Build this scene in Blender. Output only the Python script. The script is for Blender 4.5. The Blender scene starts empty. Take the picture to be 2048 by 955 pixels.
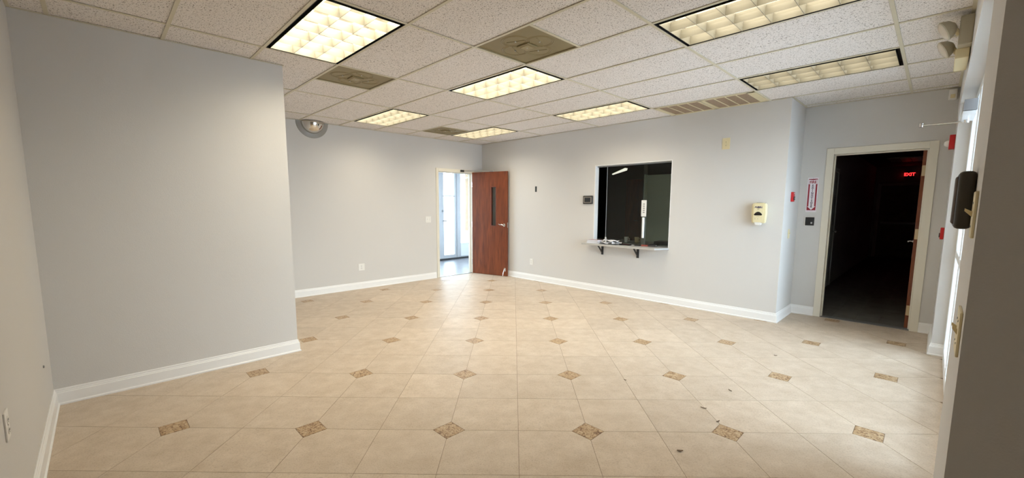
import bpy, bmesh, math, random
from mathutils import Matrix, Vector

random.seed(7)
SC = bpy.context.scene
COL = SC.collection
R = math.radians
ZC = 2.724                      # ceiling height
XF, YW, XB, YL, XR = -6.911, 5.9625, -4.353, -0.3286, 0.07
XA, YA, YB = -1.3055, 6.708, 1.3215

# ------------------------------------------------------------------ camera
cd = bpy.data.cameras.new('camera'); cam = bpy.data.objects.new('camera', cd); COL.objects.link(cam)
yaw, pit, rol = -0.79528, -0.11409, 0.00329
fw = Vector((math.sin(yaw)*math.cos(pit), math.cos(yaw)*math.cos(pit), math.sin(pit)))
r0 = Vector((math.cos(yaw), -math.sin(yaw), 0)); u0 = r0.cross(fw)
rr = math.cos(rol)*r0 + math.sin(rol)*u0
uu = -math.sin(rol)*r0 + math.cos(rol)*u0
M = Matrix((rr, uu, -fw)).transposed().to_4x4(); M.translation = Vector((0, 0, 1.4501))
cam.matrix_world = M
cd.sensor_fit = 'HORIZONTAL'; cd.sensor_width = 36; cd.lens = 834.443/2048*36
cd.shift_x = (1024-1017.76)/2048; cd.shift_y = (505.72-477.5)/2048
cd.clip_start = 0.02; cd.clip_end = 300
SC.camera = cam

# ------------------------------------------------------------------ world, exposure
SC.view_settings.view_transform = 'Standard'; SC.view_settings.look = 'None'
SC.view_settings.gamma = 1; SC.view_settings.use_curve_mapping = False
SC.view_settings.exposure = 0.08
SC.cycles.max_bounces = 10; SC.cycles.diffuse_bounces = 6; SC.cycles.transparent_max_bounces = 12
SC.cycles.sample_clamp_indirect = 6.0
SC.cycles.use_denoising = True
SKY_STRENGTH = 15.0
LAMP_POWER = 37.5
LAMP_COL = (1.0, 0.89, 0.68)
w = bpy.data.worlds.new('world'); SC.world = w; w.use_nodes = True
nt = w.node_tree; bg = nt.nodes['Background']
tc = nt.nodes.new('ShaderNodeTexCoord'); sp = nt.nodes.new('ShaderNodeSeparateXYZ')
cr = nt.nodes.new('ShaderNodeValToRGB')
nt.links.new(tc.outputs['Generated'], sp.inputs[0]); nt.links.new(sp.outputs['Z'], cr.inputs[0])
cr.color_ramp.elements[0].color = (0.78, 0.885, 1.0, 1); cr.color_ramp.elements[1].color = (0.60, 0.76, 1.0, 1)
nt.links.new(cr.outputs[0], bg.inputs[0]); bg.inputs[1].default_value = SKY_STRENGTH

def portal(name, loc, rot, sx, sy):
    l = bpy.data.lights.new(name, 'AREA'); l.shape = 'RECTANGLE'; l.size = sx; l.size_y = sy
    l.cycles.is_portal = True
    o = bpy.data.objects.new(name, l); o.location = loc; o.rotation_euler = rot; COL.objects.link(o)
portal('window_portal', (0.26, 4.36, 1.2), (0, R(90), 0), 2.4, 2.9)       # storefront on the right, faces -X
portal('foyer_portal', (-9.12, 5.9, 1.25), (0, R(-90), 0), 2.5, 4.6)      # foyer storefront, faces +X

portal('foyer_side_portal', (-8.07, 8.45, 1.25), (R(-90), 0, 0), 2.1, 2.5)       # added foyer side glazing, faces -Y

# ------------------------------------------------------------------ materials
MATS = {}
def mat(name, col, rough=0.5, metal=0.0, noise=None, bump=0.0, bscale=60.0, spec=None, emit=None, estr=0):
    if name in MATS: return MATS[name]
    m = bpy.data.materials.new(name); m.use_nodes = True; n = m.node_tree.nodes; l = m.node_tree.links
    b = n['Principled BSDF']; b.inputs['Base Color'].default_value = (*col, 1)
    b.inputs['Roughness'].default_value = rough; b.inputs['Metallic'].default_value = metal
    if spec is not None: b.inputs['Specular IOR Level'].default_value = spec
    if emit: b.inputs['Emission Color'].default_value = (*emit, 1); b.inputs['Emission Strength'].default_value = estr
    t = n.new('ShaderNodeTexCoord')
    if noise:
        sc, amt = noise
        nz = n.new('ShaderNodeTexNoise'); nz.inputs['Scale'].default_value = sc; nz.inputs['Detail'].default_value = 5
        l.new(t.outputs['Object'], nz.inputs['Vector'])
        mx = n.new('ShaderNodeMix'); mx.data_type = 'RGBA'
        mx.inputs[6].default_value = (*[c*(1-amt) for c in col], 1); mx.inputs[7].default_value = (*[min(1, c*(1+amt)) for c in col], 1)
        l.new(nz.outputs['Fac'], mx.inputs[0]); l.new(mx.outputs[2], b.inputs['Base Color'])
    if bump:
        nb = n.new('ShaderNodeTexNoise'); nb.inputs['Scale'].default_value = bscale; nb.inputs['Detail'].default_value = 4
        l.new(t.outputs['Object'], nb.inputs['Vector'])
        bp = n.new('ShaderNodeBump'); bp.inputs['Strength'].default_value = bump; bp.inputs['Distance'].default_value = 0.002
        l.new(nb.outputs['Fac'], bp.inputs['Height']); l.new(bp.outputs[0], b.inputs['Normal'])
    MATS[name] = m; return m

wall_m = mat('wall_paint', (0.622, 0.607, 0.588), 0.75, noise=(1.2, 0.015), bump=0.35, bscale=160)
trim_m = mat('white_trim_paint', (0.82, 0.82, 0.82), 0.35, noise=(3, 0.02))
casing_m = mat('cream_casing_paint', (0.74, 0.70, 0.60), 0.4, noise=(4, 0.03))
tee_m = mat('cream_grid_metal', (0.62, 0.57, 0.44), 0.5, noise=(8, 0.05))
plastic_w = mat('white_plastic', (0.78, 0.77, 0.74), 0.4, noise=(20, 0.02))
plastic_i = mat('ivory_plastic', (0.72, 0.62, 0.38), 0.4, noise=(20, 0.03))
black_m = mat('black_plastic', (0.012, 0.012, 0.013), 0.4, noise=(30, 0.1))
frameblack_m = mat('black_reveal', (0.006, 0.006, 0.006), 0.6, noise=(30, 0.1))
chrome_m = mat('chrome', (0.75, 0.75, 0.76), 0.12, 1.0, noise=(12, 0.02))
alu_m = mat('aluminium', (0.60, 0.61, 0.63), 0.35, 0.9, noise=(12, 0.03))
white_alu_m = mat('white_aluminium', (0.80, 0.82, 0.84), 0.35, noise=(12, 0.02))
grey_frame_m = mat('grey_frame_metal', (0.40, 0.41, 0.43), 0.35, noise=(12, 0.02))
steel_m = mat('grey_steel', (0.30, 0.31, 0.32), 0.4, 0.6, noise=(20, 0.05))
red_m = mat('red_plastic', (0.50, 0.012, 0.015), 0.35, noise=(20, 0.05))
darkred_m = mat('dark_red_ink', (0.30, 0.012, 0.03), 0.5, noise=(20, 0.05))
ink_m = mat('dark_ink', (0.03, 0.015, 0.05), 0.5, noise=(20, 0.05))
sign_m = mat('sign_white', (0.80, 0.76, 0.80), 0.4, noise=(20, 0.02))
disp_m = mat('cream_dispenser_plastic', (0.74, 0.66, 0.42), 0.35, noise=(15, 0.03))
blueink_m = mat('navy_ink', (0.02, 0.015, 0.10), 0.5, noise=(20, 0.05))
olive_m = mat('olive_diffuser_metal', (0.235, 0.185, 0.085), 0.5, noise=(9, 0.12), bump=0.2, bscale=25)
grille_m = mat('dusty_grille_filter', (0.33, 0.24, 0.165), 0.9, noise=(60, 0.3), bump=0.5, bscale=200)
laminate_m = mat('grey_laminate', (0.42, 0.42, 0.42), 0.35, noise=(40, 0.08))
laminate_e = mat('pale_laminate_edge', (0.46, 0.45, 0.43), 0.4, noise=(30, 0.05))
paper_m = mat('white_paper', (0.78, 0.79, 0.84), 0.7, noise=(30, 0.05))
paper2_m = mat('grey_print_paper', (0.45, 0.45, 0.50), 0.6, noise=(90, 0.5))
pink_m = mat('pinkish_cover', (0.45, 0.30, 0.33), 0.5, noise=(60, 0.3))
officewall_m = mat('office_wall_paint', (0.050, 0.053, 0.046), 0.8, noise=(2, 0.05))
sage_m = mat('sage_partition', (0.66, 0.80, 0.73), 0.6, noise=(2, 0.05))
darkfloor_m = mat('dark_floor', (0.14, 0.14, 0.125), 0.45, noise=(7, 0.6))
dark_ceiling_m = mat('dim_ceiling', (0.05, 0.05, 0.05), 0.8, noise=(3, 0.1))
corr_m = mat('corridor_paint', (0.40, 0.40, 0.38), 0.8, noise=(2, 0.1))
mat_floor_m = mat('grey_foyer_floor', (0.20, 0.20, 0.22), 0.35, noise=(6, 0.35))
ground_m = mat('pale_concrete', (0.62, 0.59, 0.57), 0.9, noise=(1.5, 0.08))
leaf_m = mat('tree_leaves', (0.30, 0.45, 0.24), 0.7, noise=(5, 0.4))
bark_m = mat('tree_bark', (0.16, 0.11, 0.07), 0.9, noise=(9, 0.3))
debris_m = mat('dried_leaf', (0.17, 0.115, 0.075), 0.8, noise=(90, 0.4))
grout_m = mat('grout', (0.20, 0.145, 0.10), 0.85, noise=(8, 0.25))
louver_m = mat('louver_reflector', (0.20, 0.19, 0.155), 0.35, noise=(25, 0.03))
housing_m = mat('lamp_housing_white', (0.8, 0.78, 0.72), 0.5, noise=(10, 0.02))
exit_m = mat('exit_red_glow', (0.9, 0.02, 0.02), 0.5, emit=(1.0, 0.03, 0.03), estr=2.2)
plaster_m = mat('hallway_panel_grey', (0.6, 0.6, 0.58), 0.7, noise=(5, 0.1))
mirror_m = mat('dome_mirror', (0.66, 0.63, 0.58), 0.05, 1.0, noise=(5, 0.02))
lens_m = mat('lamp_lens', (0.62, 0.56, 0.46), 0.2, noise=(30, 0.08))
beige_m = mat('beige_lamp_housing', (0.42, 0.38, 0.28), 0.5, noise=(10, 0.05))
carton_m = mat('red_clutter', (0.30, 0.07, 0.05), 0.5, noise=(50, 0.3))
umber_m = mat('dark_device_face', (0.035, 0.028, 0.018), 0.5, noise=(15, 0.2))

def glass(name, tint=(0.93, 0.96, 0.95), refl=1.0, rough=0.0):
    m = bpy.data.materials.new(name); m.use_nodes = True; n = m.node_tree.nodes; l = m.node_tree.links
    n.clear(); o = n.new('ShaderNodeOutputMaterial'); tr = n.new('ShaderNodeBsdfTransparent'); gl = n.new('ShaderNodeBsdfGlossy')
    tr.inputs[0].default_value = (*tint, 1); gl.inputs['Roughness'].default_value = rough
    gl.inputs[0].default_value = (refl, refl, refl, 1)
    fr = n.new('ShaderNodeFresnel'); fr.inputs[0].default_value = 1.45
    mx = n.new('ShaderNodeMixShader'); l.new(fr.outputs[0], mx.inputs[0]); l.new(tr.outputs[0], mx.inputs[1]); l.new(gl.outputs[0], mx.inputs[2])
    l.new(mx.outputs[0], o.inputs[0]); return m
glass_m = glass('clear_glass'); smoke_m = glass('counter_glass', (0.93, 0.96, 0.94), 0.5)
acrylic_m = glass('clear_acrylic', (0.55, 0.55, 0.54), 1.0, 0.05)

def wood_material():
    m = bpy.data.materials.new('cherry_wood_veneer'); m.use_nodes = True; n = m.node_tree.nodes; l = m.node_tree.links
    b = n['Principled BSDF']; t = n.new('ShaderNodeTexCoord'); mp = n.new('ShaderNodeMapping'); mp.inputs['Scale'].default_value = (9, 9, 0.9)
    nz = n.new('ShaderNodeTexNoise'); nz.inputs['Scale'].default_value = 2.2; nz.inputs['Detail'].default_value = 8; nz.inputs['Distortion'].default_value = 1.3
    l.new(t.outputs['Object'], mp.inputs[0]); l.new(mp.outputs[0], nz.inputs['Vector'])
    c = n.new('ShaderNodeValToRGB'); c.color_ramp.elements[0].position = .3; c.color_ramp.elements[1].position = .72
    c.color_ramp.elements[0].color = (0.105, 0.020, 0.004, 1); c.color_ramp.elements[1].color = (0.235, 0.058, 0.014, 1)
    l.new(nz.outputs['Fac'], c.inputs[0]); l.new(c.outputs[0], b.inputs['Base Color']); b.inputs['Roughness'].default_value = 0.38
    return m
wood_m = wood_material()

def tile_material():
    m = bpy.data.materials.new('beige_ceramic_tile'); m.use_nodes = True; n = m.node_tree.nodes; l = m.node_tree.links
    b = n['Principled BSDF']; t = n.new('ShaderNodeTexCoord'); oi = n.new('ShaderNodeObjectInfo')
    va = n.new('ShaderNodeVectorMath'); va.operation = 'ADD'
    ml = n.new('ShaderNodeMath'); ml.operation = 'MULTIPLY'; ml.inputs[1].default_value = 37.0
    l.new(oi.outputs['Random'], ml.inputs[0]); l.new(t.outputs['Object'], va.inputs[0]); l.new(ml.outputs[0], va.inputs[1])
    n1 = n.new('ShaderNodeTexNoise'); n1.inputs['Scale'].default_value = 8; n1.inputs['Detail'].default_value = 7; n1.inputs['Roughness'].default_value = .62
    n2 = n.new('ShaderNodeTexNoise'); n2.inputs['Scale'].default_value = 130; n2.inputs['Detail'].default_value = 3
    l.new(va.outputs[0], n1.inputs['Vector']); l.new(va.outputs[0], n2.inputs['Vector'])
    c = n.new('ShaderNodeValToRGB'); e = c.color_ramp.elements; e[0].position = .28; e[1].position = .70
    e[0].color = (0.475, 0.385, 0.292, 1); e[1].color = (0.595, 0.505, 0.41, 1)
    l.new(n1.outputs['Fac'], c.inputs[0])
    c2 = n.new('ShaderNodeValToRGB'); c2.color_ramp.elements[0].position = .28; c2.color_ramp.elements[1].position = .5
    c2.color_ramp.elements[0].color = (0.80, 0.78, 0.76, 1); c2.color_ramp.elements[1].color = (1, 1, 1, 1)
    l.new(n2.outputs['Fac'], c2.inputs[0])
    mx = n.new('ShaderNodeMix'); mx.data_type = 'RGBA'; mx.blend_type = 'MULTIPLY'; mx.inputs[0].default_value = 1
    l.new(c.outputs[0], mx.inputs[6]); l.new(c2.outputs[0], mx.inputs[7])
    hs = n.new('ShaderNodeHueSaturation'); mr = n.new('ShaderNodeMapRange'); mr.inputs[3].default_value = .95; mr.inputs[4].default_value = 1.05
    l.new(oi.outputs['Random'], mr.inputs[0]); l.new(mr.outputs[0], hs.inputs['Value']); l.new(mx.outputs[2], hs.inputs['Color'])
    l.new(hs.outputs[0], b.inputs['Base Color']); b.inputs['Roughness'].default_value = 0.48; b.inputs['Specular IOR Level'].default_value = 0.4
    bp = n.new('ShaderNodeBump'); bp.inputs['Strength'].default_value = .12; bp.inputs['Distance'].default_value = .002
    l.new(n1.outputs['Fac'], bp.inputs['Height']); l.new(bp.outputs[0], b.inputs['Normal'])
    return m
tile_m = tile_material()
def insert_material():
    m = bpy.data.materials.new('brown_marbled_inlay'); m.use_nodes = True; n = m.node_tree.nodes; l = m.node_tree.links
    b = n['Principled BSDF']; t = n.new('ShaderNodeTexCoord'); oi = n.new('ShaderNodeObjectInfo')
    va = n.new('ShaderNodeVectorMath'); va.operation = 'ADD'; ml = n.new('ShaderNodeMath'); ml.operation = 'MULTIPLY'; ml.inputs[1].default_value = 19.0
    l.new(oi.outputs['Random'], ml.inputs[0]); l.new(t.outputs['Object'], va.inputs[0]); l.new(ml.outputs[0], va.inputs[1])
    nz = n.new('ShaderNodeTexNoise'); nz.inputs['Scale'].default_value = 42; nz.inputs['Detail'].default_value = 5; nz.inputs['Distortion'].default_value = 1.6
    l.new(va.outputs[0], nz.inputs['Vector'])
    c = n.new('ShaderNodeValToRGB'); e = c.color_ramp.elements; e[0].position = .36; e[0].color = (0.13, 0.06, 0.025, 1); e[1].position = .62; e[1].color = (0.50, 0.38, 0.24, 1)
    k = e.new(.46); k.color = (0.34, 0.215, 0.11, 1)
    l.new(nz.outputs['Fac'], c.inputs[0]); l.new(c.outputs[0], b.inputs['Base Color']); b.inputs['Roughness'].default_value = 0.45
    return m
insert_m = insert_material()
def ceiling_tile_material():
    m = bpy.data.materials.new('fissured_acoustic_tile'); m.use_nodes = True; n = m.node_tree.nodes; l = m.node_tree.links
    b = n['Principled BSDF']; t = n.new('ShaderNodeTexCoord'); oi = n.new('ShaderNodeObjectInfo')
    va = n.new('ShaderNodeVectorMath'); va.operation = 'ADD'; ml = n.new('ShaderNodeMath'); ml.operation = 'MULTIPLY'; ml.inputs[1].default_value = 23.0
    l.new(oi.outputs['Random'], ml.inputs[0]); l.new(t.outputs['Object'], va.inputs[0]); l.new(ml.outputs[0], va.inputs[1])
    n1 = n.new('ShaderNodeTexNoise'); n1.inputs['Scale'].default_value = 120; n1.inputs['Detail'].default_value = 2.5; n1.inputs['Distortion'].default_value = .8
    vo = n.new('ShaderNodeTexVoronoi'); vo.inputs['Scale'].default_value = 150
    l.new(va.outputs[0], n1.inputs['Vector']); l.new(va.outputs[0], vo.inputs['Vector'])
    c = n.new('ShaderNodeValToRGB'); e = c.color_ramp.elements; e[0].position = .35; e[0].color = (0.20, 0.17, 0.145, 1); e[1].position = .42; e[1].color = (1, 1, 1, 1)
    l.new(n1.outputs['Fac'], c.inputs[0])
    c2 = n.new('ShaderNodeValToRGB'); e = c2.color_ramp.elements; e[0].position = .10; e[0].color = (0.45, 0.42, 0.40, 1); e[1].position = .2; e[1].color = (1, 1, 1, 1)
    l.new(vo.outputs['Distance'], c2.inputs[0])
    mx = n.new('ShaderNodeMix'); mx.data_type = 'RGBA'; mx.blend_type = 'MULTIPLY'; mx.inputs[0].default_value = 1
    l.new(c.outputs[0], mx.inputs[6]); l.new(c2.outputs[0], mx.inputs[7])
    m3 = n.new('ShaderNodeMix'); m3.data_type = 'RGBA'; m3.blend_type = 'MULTIPLY'; m3.inputs[0].default_value = 1
    m3.inputs[7].default_value = (0.80, 0.755, 0.725, 1); l.new(mx.outputs[2], m3.inputs[6]); l.new(m3.outputs[2], b.inputs['Base Color'])
    b.inputs['Roughness'].default_value = 0.9
    bp = n.new('ShaderNodeBump'); bp.inputs['Strength'].default_value = .4; bp.inputs['Distance'].default_value = .003
    l.new(n1.outputs['Fac'], bp.inputs['Height']); l.new(bp.outputs[0], b.inputs['Normal'])
    return m
ctile_m = ceiling_tile_material()

# ------------------------------------------------------------------ mesh helpers
def link(o, parent=None):
    COL.objects.link(o)
    if parent: o.parent = parent
    return o
def obj(name, bm, m, parent=None, smooth=False):
    me = bpy.data.meshes.new(name); bmesh.ops.recalc_face_normals(bm, faces=bm.faces); bm.to_mesh(me); bm.free()
    me.materials.append(m)
    if smooth:
        for p in me.polygons: p.use_smooth = True
        me.set_sharp_from_angle(angle=R(35))
    return link(bpy.data.objects.new(name, me), parent)
def meshobj(name, me, parent=None, loc=(0, 0, 0), rz=0):
    o = bpy.data.objects.new(name, me); o.location = loc; o.rotation_euler = (0, 0, rz); return link(o, parent)
def tag(o, label, cat=None, group=None, kind=None):
    o['label'] = label
    if cat: o['category'] = cat
    if group: o['group'] = group
    if kind: o['kind'] = kind
    return o
def thing(name, label, cat, loc=(0, 0, 0), rz=0, group=None, kind=None):
    o = bpy.data.objects.new(name, None); o.empty_display_size = .05; o.location = loc; o.rotation_euler = (0, 0, rz); COL.objects.link(o)
    return tag(o, label, cat, group, kind)
def NB(): return bmesh.new()
def box(bm, x0, x1, y0, y1, z0, z1, bev=0.0, seg=1):
    g = bmesh.ops.create_cube(bm, size=1)
    vs = g['verts']
    for v in vs:
        v.co = Vector((x0+(v.co.x+.5)*(x1-x0), y0+(v.co.y+.5)*(y1-y0), z0+(v.co.z+.5)*(z1-z0)))
    if bev:
        es = list({e for v in vs for e in v.link_edges})
        bmesh.ops.bevel(bm, geom=es, offset=bev, segments=seg, affect='EDGES', profile=.6)
    return bm
def cyl(bm, p0, p1, r0, r1=None, n=16):
    p0 = Vector(p0); p1 = Vector(p1); r1 = r0 if r1 is None else r1
    d = p1-p0; q = d.to_track_quat('Z', 'Y').to_matrix().to_4x4(); q.translation = (p0+p1)/2
    bmesh.ops.create_cone(bm, cap_ends=True, segments=n, radius1=r0, radius2=r1, depth=d.length, matrix=q)
    return bm
def prism(bm, pts, axis, a, b):
    """extrude a polygon of 2D pts along axis (0,1,2) from a to b"""
    def P(p, t):
        l = list(p); l.insert(axis, t); return l
    A = [bm.verts.new(P(p, a)) for p in pts]; B = [bm.verts.new(P(p, b)) for p in pts]
    bm.faces.new(A); bm.faces.new(B[::-1]); n = len(pts)
    for i in range(n): bm.faces.new((A[i], A[(i+1) % n], B[(i+1) % n], B[i]))
    return bm
def lathe(bm, prof, n=24, center=(0, 0, 0), axis='z', arc=360, start=0):
    """prof: list of (r, h)"""
    c = Vector(center); rings = []; full = arc == 360; cnt = n if full else n+1
    for i in range(cnt):
        a = R(start + arc*i/n); ring = []
        for r, h in prof:
            if axis == 'z': v = Vector((r*math.cos(a), r*math.sin(a), h))
            elif axis == 'y': v = Vector((r*math.cos(a), h, r*math.sin(a)))
            else: v = Vector((h, r*math.cos(a), r*math.sin(a)))
            ring.append(bm.verts.new(c+v))
        rings.append(ring)
    for i in range(n):
        A, B = rings[i], rings[(i+1) % cnt]
        for k in range(len(prof)-1):
            try: bm.faces.new((A[k], A[k+1], B[k+1], B[k]))
            except ValueError: pass
    bmesh.ops.remove_doubles(bm, verts=bm.verts, dist=1e-5)
    return bm
def tube(bm, pts, r, n=8):
    for a, b in zip(pts[:-1], pts[1:]): cyl(bm, a, b, r, r, n)
    for p in pts[1:-1]: bmesh.ops.create_icosphere(bm, subdivisions=1, radius=r*1.05, matrix=Matrix.Translation(p))
    return bm
def text(name, s, size, m, parent, loc, rot=(R(90), 0, 0), extrude=.0006, shear=0, sx=1.0, space=1.0, bold=0.0):
    cu = bpy.data.curves.new(name, 'FONT'); cu.body = s; cu.size = size; cu.align_x = 'CENTER'; cu.align_y = 'CENTER'
    cu.extrude = extrude; cu.shear = shear; cu.space_character = space; cu.offset = bold
    t = bpy.data.objects.new(name, cu); COL.objects.link(t)
    me = bpy.data.meshes.new_from_object(t.evaluated_get(bpy.context.evaluated_depsgraph_get()))
    bpy.data.objects.remove(t); me.materials.clear(); me.materials.append(m)
    o = bpy.data.objects.new(name, me); o.location = loc; o.rotation_euler = rot; o.scale = (sx, 1, 1)
    return link(o, parent)
def struct(name, bm, m, label, cat='wall', parent=None):
    o = obj(name, bm, m, parent)
    if not parent: tag(o, label, cat, kind='structure')
    return o

# ------------------------------------------------------------------ shell
WT = 2.90
bm = NB(); box(bm, -7.03, XF, 1.2, 4.80, 0, WT); box(bm, -7.03, XF, 5.70, 6.06, 0, WT); box(bm, -7.03, XF, 4.80, 5.70, 2.15, WT)
struct('wall_far', bm, wall_m, 'pale grey far wall holding the bright open doorway')
bm = NB(); y1 = YW+.10
box(bm, XF, -4.04, YW, y1, 0, WT); box(bm, -2.72, XA, YW, y1, 0, WT); box(bm, -4.04, -2.72, YW, y1, 0, .80); box(bm, -4.04, -2.72, YW, y1, 2.11, WT)
box(bm, XA-.115, XA, y1, YA+.12, 0, WT)
struct('wall_back', bm, wall_m, 'long grey wall with the square service opening')
bm = NB(); y1 = YA+.12
box(bm, XA, -.985, YA, y1, 0, WT); box(bm, -.085, XR, YA, y1, 0, WT); box(bm, -.985, -.085, YA, y1, 2.12, WT)
struct('wall_alcove', bm, wall_m, 'grey alcove wall around the dark hallway doorway')
bm = NB(); box(bm, XR, XR+.16, 5.77, YA+.12, 0, WT); box(bm, XR, XR+.16, 2.05, 5.77, 2.392, WT); box(bm, XR+.065, XR+.16, 2.05, 2.95, 0, 2.392)  # last box: unseen recessed infill added to cut daylight near the pier
struct('wall_right', bm, wall_m, 'right wall header and end pier above the storefront glazing')
bm = NB(); box(bm, XR, XR+.16, 1.5, 2.05, 0, WT); box(bm, XR+.16, 1.42, 1.5, 1.62, 0, WT)
struct('wall_near', bm, wall_m, 'near wall end with switches, dark face at right edge of photo')
bm = NB(); box(bm, 1.30, 1.42, -.45, 1.5, 0, WT); struct('wall_nook', bm, wall_m, 'side wall of the nook beside the camera')
bm = NB(); box(bm, XB, 1.42, -.45, YL, 0, WT); struct('wall_left', bm, wall_m, 'narrow strip of wall at the left edge of the photo')
bm = NB(); box(bm, -7.03, XB, -.45, YB, 0, ZC+.004); struct('wall_projection', bm, wall_m, 'large grey projecting wall block at the left')

# ceiling slab over the room
bm = NB(); box(bm, -7.03, 1.42, -.45, YA+.12, WT, WT+.08)
ceiling = struct('ceiling', bm, dark_ceiling_m, 'suspended ceiling of speckled white tiles in a cream grid', 'ceiling')

# ------------------------------------------------------------------ floor and its tiles
bm = NB(); box(bm, XF-.12, XR+.10, YL, YA+.1, -.05, -.0015); box(bm, XR+.10, 1.3, YL, 1.5, -.05, -.0015)
floor = struct('floor', bm, grout_m, 'beige tiled floor with small brown diamond inlays', 'floor')
T = 0.450375; ANG = 0.78455; FX, FY = -0.41306, 2.55826
ca, sa = math.cos(ANG), math.sin(ANG)
def uv2w(u, v): return (u*ca-v*sa, u*sa+v*ca)
def clip(poly, a, b, c):
    """keep a*x+b*y<=c"""
    out = []
    for i in range(len(poly)):
        p, q = poly[i], poly[(i+1) % len(poly)]
        dp, dq = a*p[0]+b*p[1]-c, a*q[0]+b*q[1]-c
        if dp <= 0: out.append(p)
        if dp*dq < 0:
            t = dp/(dp-dq); out.append((p[0]+t*(q[0]-p[0]), p[1]+t*(q[1]-p[1])))
    return out
def slab_mesh(name, poly, z0, z1, m):
    bm = bmesh.new(); prism(bm, poly, 2, z0, z1); bmesh.ops.recalc_face_normals(bm, faces=bm.faces)
    me = bpy.data.meshes.new(name); bm.to_mesh(me); bm.free(); me.materials.append(m); return me
HD = .1045
tile_shared = {}
def tile_poly(ci, cj):
    h = T/2-.0013; k = HD
    pts = []
    for sx, sy in ((-1, -1), (1, -1), (1, 1), (-1, 1)):
        if (sx, sy) == (ci, cj):
            a = (sx*(T/2-k), sy*h); b = (sx*h, sy*(T/2-k))
            pts += [a, b] if (sx*sy < 0) != (sx < 0 and sy < 0 or sx > 0 and sy > 0) and sx*sy < 0 and False else ([b, a] if (sx, sy) in ((1, 1), (-1, -1)) else [a, b])
        else: pts.append((sx*h, sy*h))
    return pts
def outer_clip(poly, cx, cy):
    P = clip(poly, -1, 0, -XF)
    if P: P = clip(P, 0, 1, YW if cx < XA-.32 else YA)
    if P and cy > 1.6: P = clip(P, 1, 0, XR+.095)
    if P and cy < 1.6: P = clip(P, 1, 0, 1.3); P = clip(P, 0, -1, -YL) if P else P
    return P
def inside(cx, cy, m=.33):
    r = ((XF-m, XB+m, YB-m, YW+m), (XB-m, XR+m, YL-m, YW+m), (XA-m, XR+m, YW-m, YA+m), (XR-m, 1.3+m, YL-m, 1.5+m))
    return any(a < cx < b and c < cy < d for a, b, c, d in r)
def area(P): return abs(sum(P[i][0]*P[(i+1) % len(P)][1]-P[(i+1) % len(P)][0]*P[i][1] for i in range(len(P))))/2
def place_piece(name, poly_local, uc, vc, m, key, z0, z1):
    cx, cy = uv2w(uc, vc)
    if not inside(cx, cy): return
    wp = [(cx+p[0]*ca-p[1]*sa, cy+p[0]*sa+p[1]*ca) for p in poly_local]
    cp = outer_clip(wp, cx, cy)
    if len(cp) < 3 or area(cp) < .0008: return
    # pieces wholly under the solid projection or behind the near walls are not laid
    if all(x < XB and y < YB for x, y in cp) or all(x > XR and y > 1.5 for x, y in cp): return
    if all(y > YW and x < XA for x, y in cp): return
    dz = random.uniform(-.0003, .0003)
    if abs(area(cp)-area(wp)) < 1e-7:
        if key not in tile_shared: tile_shared[key] = slab_mesh(name, poly_local, z0, z1, m)
        me, rz = tile_shared[key], ANG
    else:
        lp = [(x-cx, y-cy) for x, y in cp]; me, rz = slab_mesh(name, lp, z0, z1, m), 0
    meshobj(name, me, floor, (cx, cy, dz), rz)
for i in range(-16, 17):
    for j in range(-16, 17):
        ci = -1 if i % 2 == 0 else 1; cj = -1 if j % 2 == 0 else 1
        place_piece('floor_tile', tile_poly(ci, cj), FX+(i+.5)*T, FY+(j+.5)*T, tile_m, ('t', ci, cj), -.004, 0)
        if i % 2 == 0 and j % 2 == 0:
            k = HD-.003
            place_piece('inlay_tile', [(-k, 0), (0, -k), (k, 0), (0, k)], FX+i*T, FY+j*T, insert_m, 'ins', -.004, .0002)

# ------------------------------------------------------------------ ceiling grid
CX0, CY0, FT2 = -1.5275, 1.07095, 0.6096
colx = [CX0+k*2*FT2 for k in range(-5, 4)]      # 4 ft lines, k=-5..3
rowy = [CY0+j*FT2 for j in range(-3, 11)]
def cell_light(k, j): return (k, j) in {(-2, 0), (-2, 3), (-2, 6), (0, 3), (0, 6), (-4, 3), (-4, 6)}
bars = []
half_bars = {}
cells = {}
def room_rect(x0, x1, y0, y1):
    """clip a ceiling cell to the room outline (rectangular outlines only)"""
    xm, ym = (x0+x1)/2, (y0+y1)/2
    if ym > YW-.02: x0 = max(x0, XA); y1 = min(y1, YA)
    else: y1 = min(y1, YW if x1 < XA else YA)
    x0 = max(x0, XF); y0 = max(y0, YL)
    if ym > 1.5: x1 = min(x1, XR)
    x1 = min(x1, 1.30)
    if x1-x0 < .03 or y1-y0 < .03: return None
    if x1 <= XB and y1 <= YB: return None
    return x0, x1, y0, y1
tile_mesh = {}
def ctile(x0, x1, y0, y1):
    r = room_rect(x0, x1, y0, y1)
    if not r: return
    x0, x1, y0, y1 = r; hx, hy = (x1-x0)/2-.006, (y1-y0)/2-.006
    key = (round(hx, 3), round(hy, 3))
    if key not in tile_mesh: tile_mesh[key] = slab_mesh('ceiling_tile', [(-hx, -hy), (hx, -hy), (hx, hy), (-hx, hy)], 0, .014, ctile_m)
    meshobj('ceiling_tile', tile_mesh[key], ceiling, ((x0+x1)/2, (y0+y1)/2, ZC+.006+random.uniform(0, .0015)))
DIFF = {(-1, 2): 0, (-3, 1): 1, (-4, 5): 0}      # cell -> which 2 ft half holds the diffuser (0 = low-x half)
splits = []
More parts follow.
